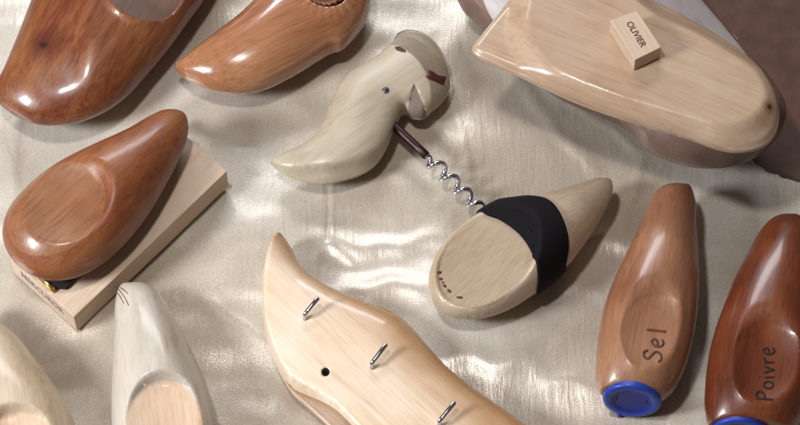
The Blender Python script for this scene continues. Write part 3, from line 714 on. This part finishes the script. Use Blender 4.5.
inflate('shoe_body', o8, [M['clogwood'], M['bandface']], r8, 0, 40, 26, a=45, axis=((604, 180), (450, 300)), topmod=t8, key='c8', step=2.6,
        curves=[(ell_poly((487, 259), (54, 40), -38, z8, k_), True) for k_ in (.97, 1.0, 1.05, 1.1)]+[(bl_, False), (br_, False)],
        regions=[(ell_poly((487, 259), (54, 40), -38, z8, 1.0), 1)])
bpoly = np.array(list(bl_)+list(br_)[::-1])
bd_ = BODY['c8']; Vb = bd_['V']; me0 = bpy.data.meshes.new('tmp'); me0.from_pydata(Vb.tolist(), [], bd_['F']); me0.update()
Nn = np.array([v.normal[:] for v in me0.vertices]); bpy.data.meshes.remove(me0)
sel = []
for f in bd_['F']:
    c = Vb[list(f)].mean(0)
    if inside(np.array([c[:2]]), bpoly)[0]: sel.append(list(f))
used = sorted({i for f in sel for i in f}); mp = {k: i for i, k in enumerate(used)}
Fn = [[mp[i] for i in f] for f in sel]; nu = len(used)
ec = {}
for f in Fn:
    for a_, b_ in zip(f, f[1:]+f[:1]): ec[(a_, b_)] = 1
rim_e = [(a_, b_) for (a_, b_) in ec if (b_, a_) not in ec]
Vn = [Vb[i]+Nn[i]*2.3 for i in used]+[Vb[i]+Nn[i]*0.1 for i in used]
Fn = Fn+[(b_, a_, a_+nu, b_+nu) for (a_, b_) in rim_e]
me = to_mesh('elastic_band', Vn, Fn, None, (0, 0, 0))
link('elastic_band', me, M['black'], r8)
V = []; Fs = []
for (x, y, w_, h_, rt_) in ((439, 272.5, 2.6, 1.5, 0), (440.5, 279, 2.2, 1.3, 10), (444.5, 286, 2.2, 1.3, 35), (449, 291, 2.4, 1.3, 35), (459.5, 297.5, 3.4, 1.2, 5), (442.8, 282.5, 1.2, .9, 10)):
    v, f = disc2((x, y), w_, h_, 10, rt_); Fs += [tuple(i+len(V) for i in ff) for ff in f]; V += list(v)
drape('burnt_marks', 'c8', np.array(V), Fs, M['ink'], r8)

# ---------------------------------------------------------------- 9/10 salt and pepper shakers
def plug(rt, c, r, z, yaw, mat_out, mat_in):
    cw = Vector(U(c[0], c[1], z)); d = Vector((math.sin(yaw), -math.cos(yaw), 0.06)).normalized(); s = Vector((0, 0, 1)).cross(d).normalized(); u = d.cross(s)
    prof = [(-16, .86), (0, .97), (2.5, 1.0), (4.5, .96), (5.0, .84), (4.4, .72), (2.6, .64), (2.4, .58), (2.6, .1), (2.6, 0.0)]
    V = []; Fs = []; mi = []; n = 48
    for (h, rr) in prof:
        for k in range(n):
            a = 2*math.pi*k/n; wob = 1+0.012*math.sin(a*3+1)
            V.append(tuple(cw+d*h+(s*math.cos(a)+u*math.sin(a))*r*rr*wob))
    for j in range(len(prof)-1):
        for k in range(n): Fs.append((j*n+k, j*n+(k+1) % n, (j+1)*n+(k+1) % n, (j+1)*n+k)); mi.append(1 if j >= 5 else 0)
    me = to_mesh('plug', V, Fs, mi, tuple(cw)); o = link('plug', me, [mat_out, mat_in], rt, tuple(cw))
    # moulded pull tab
    p0 = cw+d*3+s*(-r*.35)+u*(-r*.92)
    tube('pull_tab', [tuple(p0), tuple(p0-u*2), tuple(p0-u*3.4)], 2.6, mat_out, o, 8)
    for sx in (-.5, .5): 
        q = cw+d*1.6+s*(r*sx); tube('grip_pin', [tuple(q-u*3), tuple(q+u*3)], 1.1, M['hole'], o, 8)
    return o
o9 = [(676, 180), (664, 183), (655, 190), (648, 202), (640, 221), (631, 241), (622, 260), (613, 280), (604, 305), (599, 330), (596, 358), (597, 383), (603, 398), (616, 408), (635, 411), (655, 406), (670, 397), (683, 375), (691, 350), (697, 318), (699, 282), (698, 252), (696, 225), (695, 200), (689, 184)]
r9 = root('salt_shaker', 650, 320, 0, 'brown clog-shaped salt shaker lettered Sel with a blue plug', 'shaker')
sel_like('shaker_body', o9, r9, [M['salt'], M['salt']], 0, 40, 30, 50, ((680, 185), (640, 400)), (657, 335), (37, 42), 0, 62, 'c9', dish=5, soft=.38, gy=.02, cut=(U(632, 397, 28), (-.139, -.99, 0)))
plug(r9, (632, 398), 28, 28, math.radians(-8), M['blue'], M['bluedk'])
# hand lettering, running up the photo:  local x -> up, local y -> left
def hand(cx, cy, ang, polys, sc):
    a = math.radians(ang); ux = np.array([math.cos(a), -math.sin(a)]); uy = np.array([-math.sin(a), -math.cos(a)])
    return [[tuple(np.array([cx, cy])+sc*(p[0]*ux+p[1]*uy)) for p in pl] for pl in polys]
SS = [[(4.6, 7.2), (3.4, 9), (1.2, 8.6), (.6, 6.6), (2.6, 5), (4.4, 3.4), (3.6, .9), (1.4, .2), (-.4, 1.4)]]
EE = lambda x: [[(x, 3.0), (x+2.4, 3.4), (x+3.4, 5), (x+2.0, 6.2), (x+.3, 4.6), (x+.3, 1.8), (x+1.8, .3), (x+4.0, 1.4)]]
LL = lambda x: [[(x, 9.6), (x+.2, 5), (x+.4, 0)]]
PP = [[(0, 0), (0.3, 4.5), (0.4, 9)], [(0, 8.6), (2.6, 9.4), (4.4, 7.6), (3, 5.2), (.4, 4.4)]]
OO = lambda x: [[(x+2, 5.6), (x+.4, 4.4), (x+.4, 1.4), (x+2, .2), (x+3.6, 1.6), (x+3.4, 4.6), (x+2, 5.6)]]
II = lambda x: [[(x, 5.4), (x+.1, 2.6), (x+.2, 0)], [(x, 7.4), (x+.3, 8.0)]]
VV = lambda x: [[(x, 5.6), (x+.8, 2.8), (x+1.7, .2), (x+2.6, 2.8), (x+3.6, 5.6)]]
RR = lambda x: [[(x, 5.6), (x+.2, 2.8), (x+.3, 0)], [(x+.3, 3.8), (x+1.4, 5.4), (x+2.8, 5.6)]]
V, Fs = strokes(hand(661, 362, 81, SS+EE(7)+LL(14.5), 2.05), 2.3); drape('lettering', 'c9', V, Fs, M['ink'], r9)
o10 = [(782, 211), (770, 217), (758, 231), (748, 250), (735, 275), (725, 300), (716, 325), (709, 353), (705, 385), (705, 410), (711, 432), (730, 446), (765, 448), (795, 432), (812, 400), (819, 350), (820, 280), (813, 235), (803, 217), (793, 211)]
r10 = root('pepper_shaker', 765, 330, 0, 'dark mahogany clog-shaped pepper shaker lettered Poivre, cut by the right edge', 'shaker')
sel_like('shaker_body', o10, r10, [M['pepper'], M['pepper']], 0, 42, 32, 52, ((785, 215), (745, 430)), (767, 366), (40, 45), 0, 66, 'c10', dish=6, soft=.38, gy=.02, cut=(U(740, 430, 30), (-.104, -.994, 0)))
plug(r10, (740, 431), 27, 30, math.radians(-6), M['blue'], M['bluedk'])
V, Fs = strokes(hand(773, 400, 88, PP+OO(6)+II(12)+VV(14.5)+RR(20)+EE(24.5), 1.85), 1.9); drape('lettering', 'c10', V, Fs, M['hole'], r10)
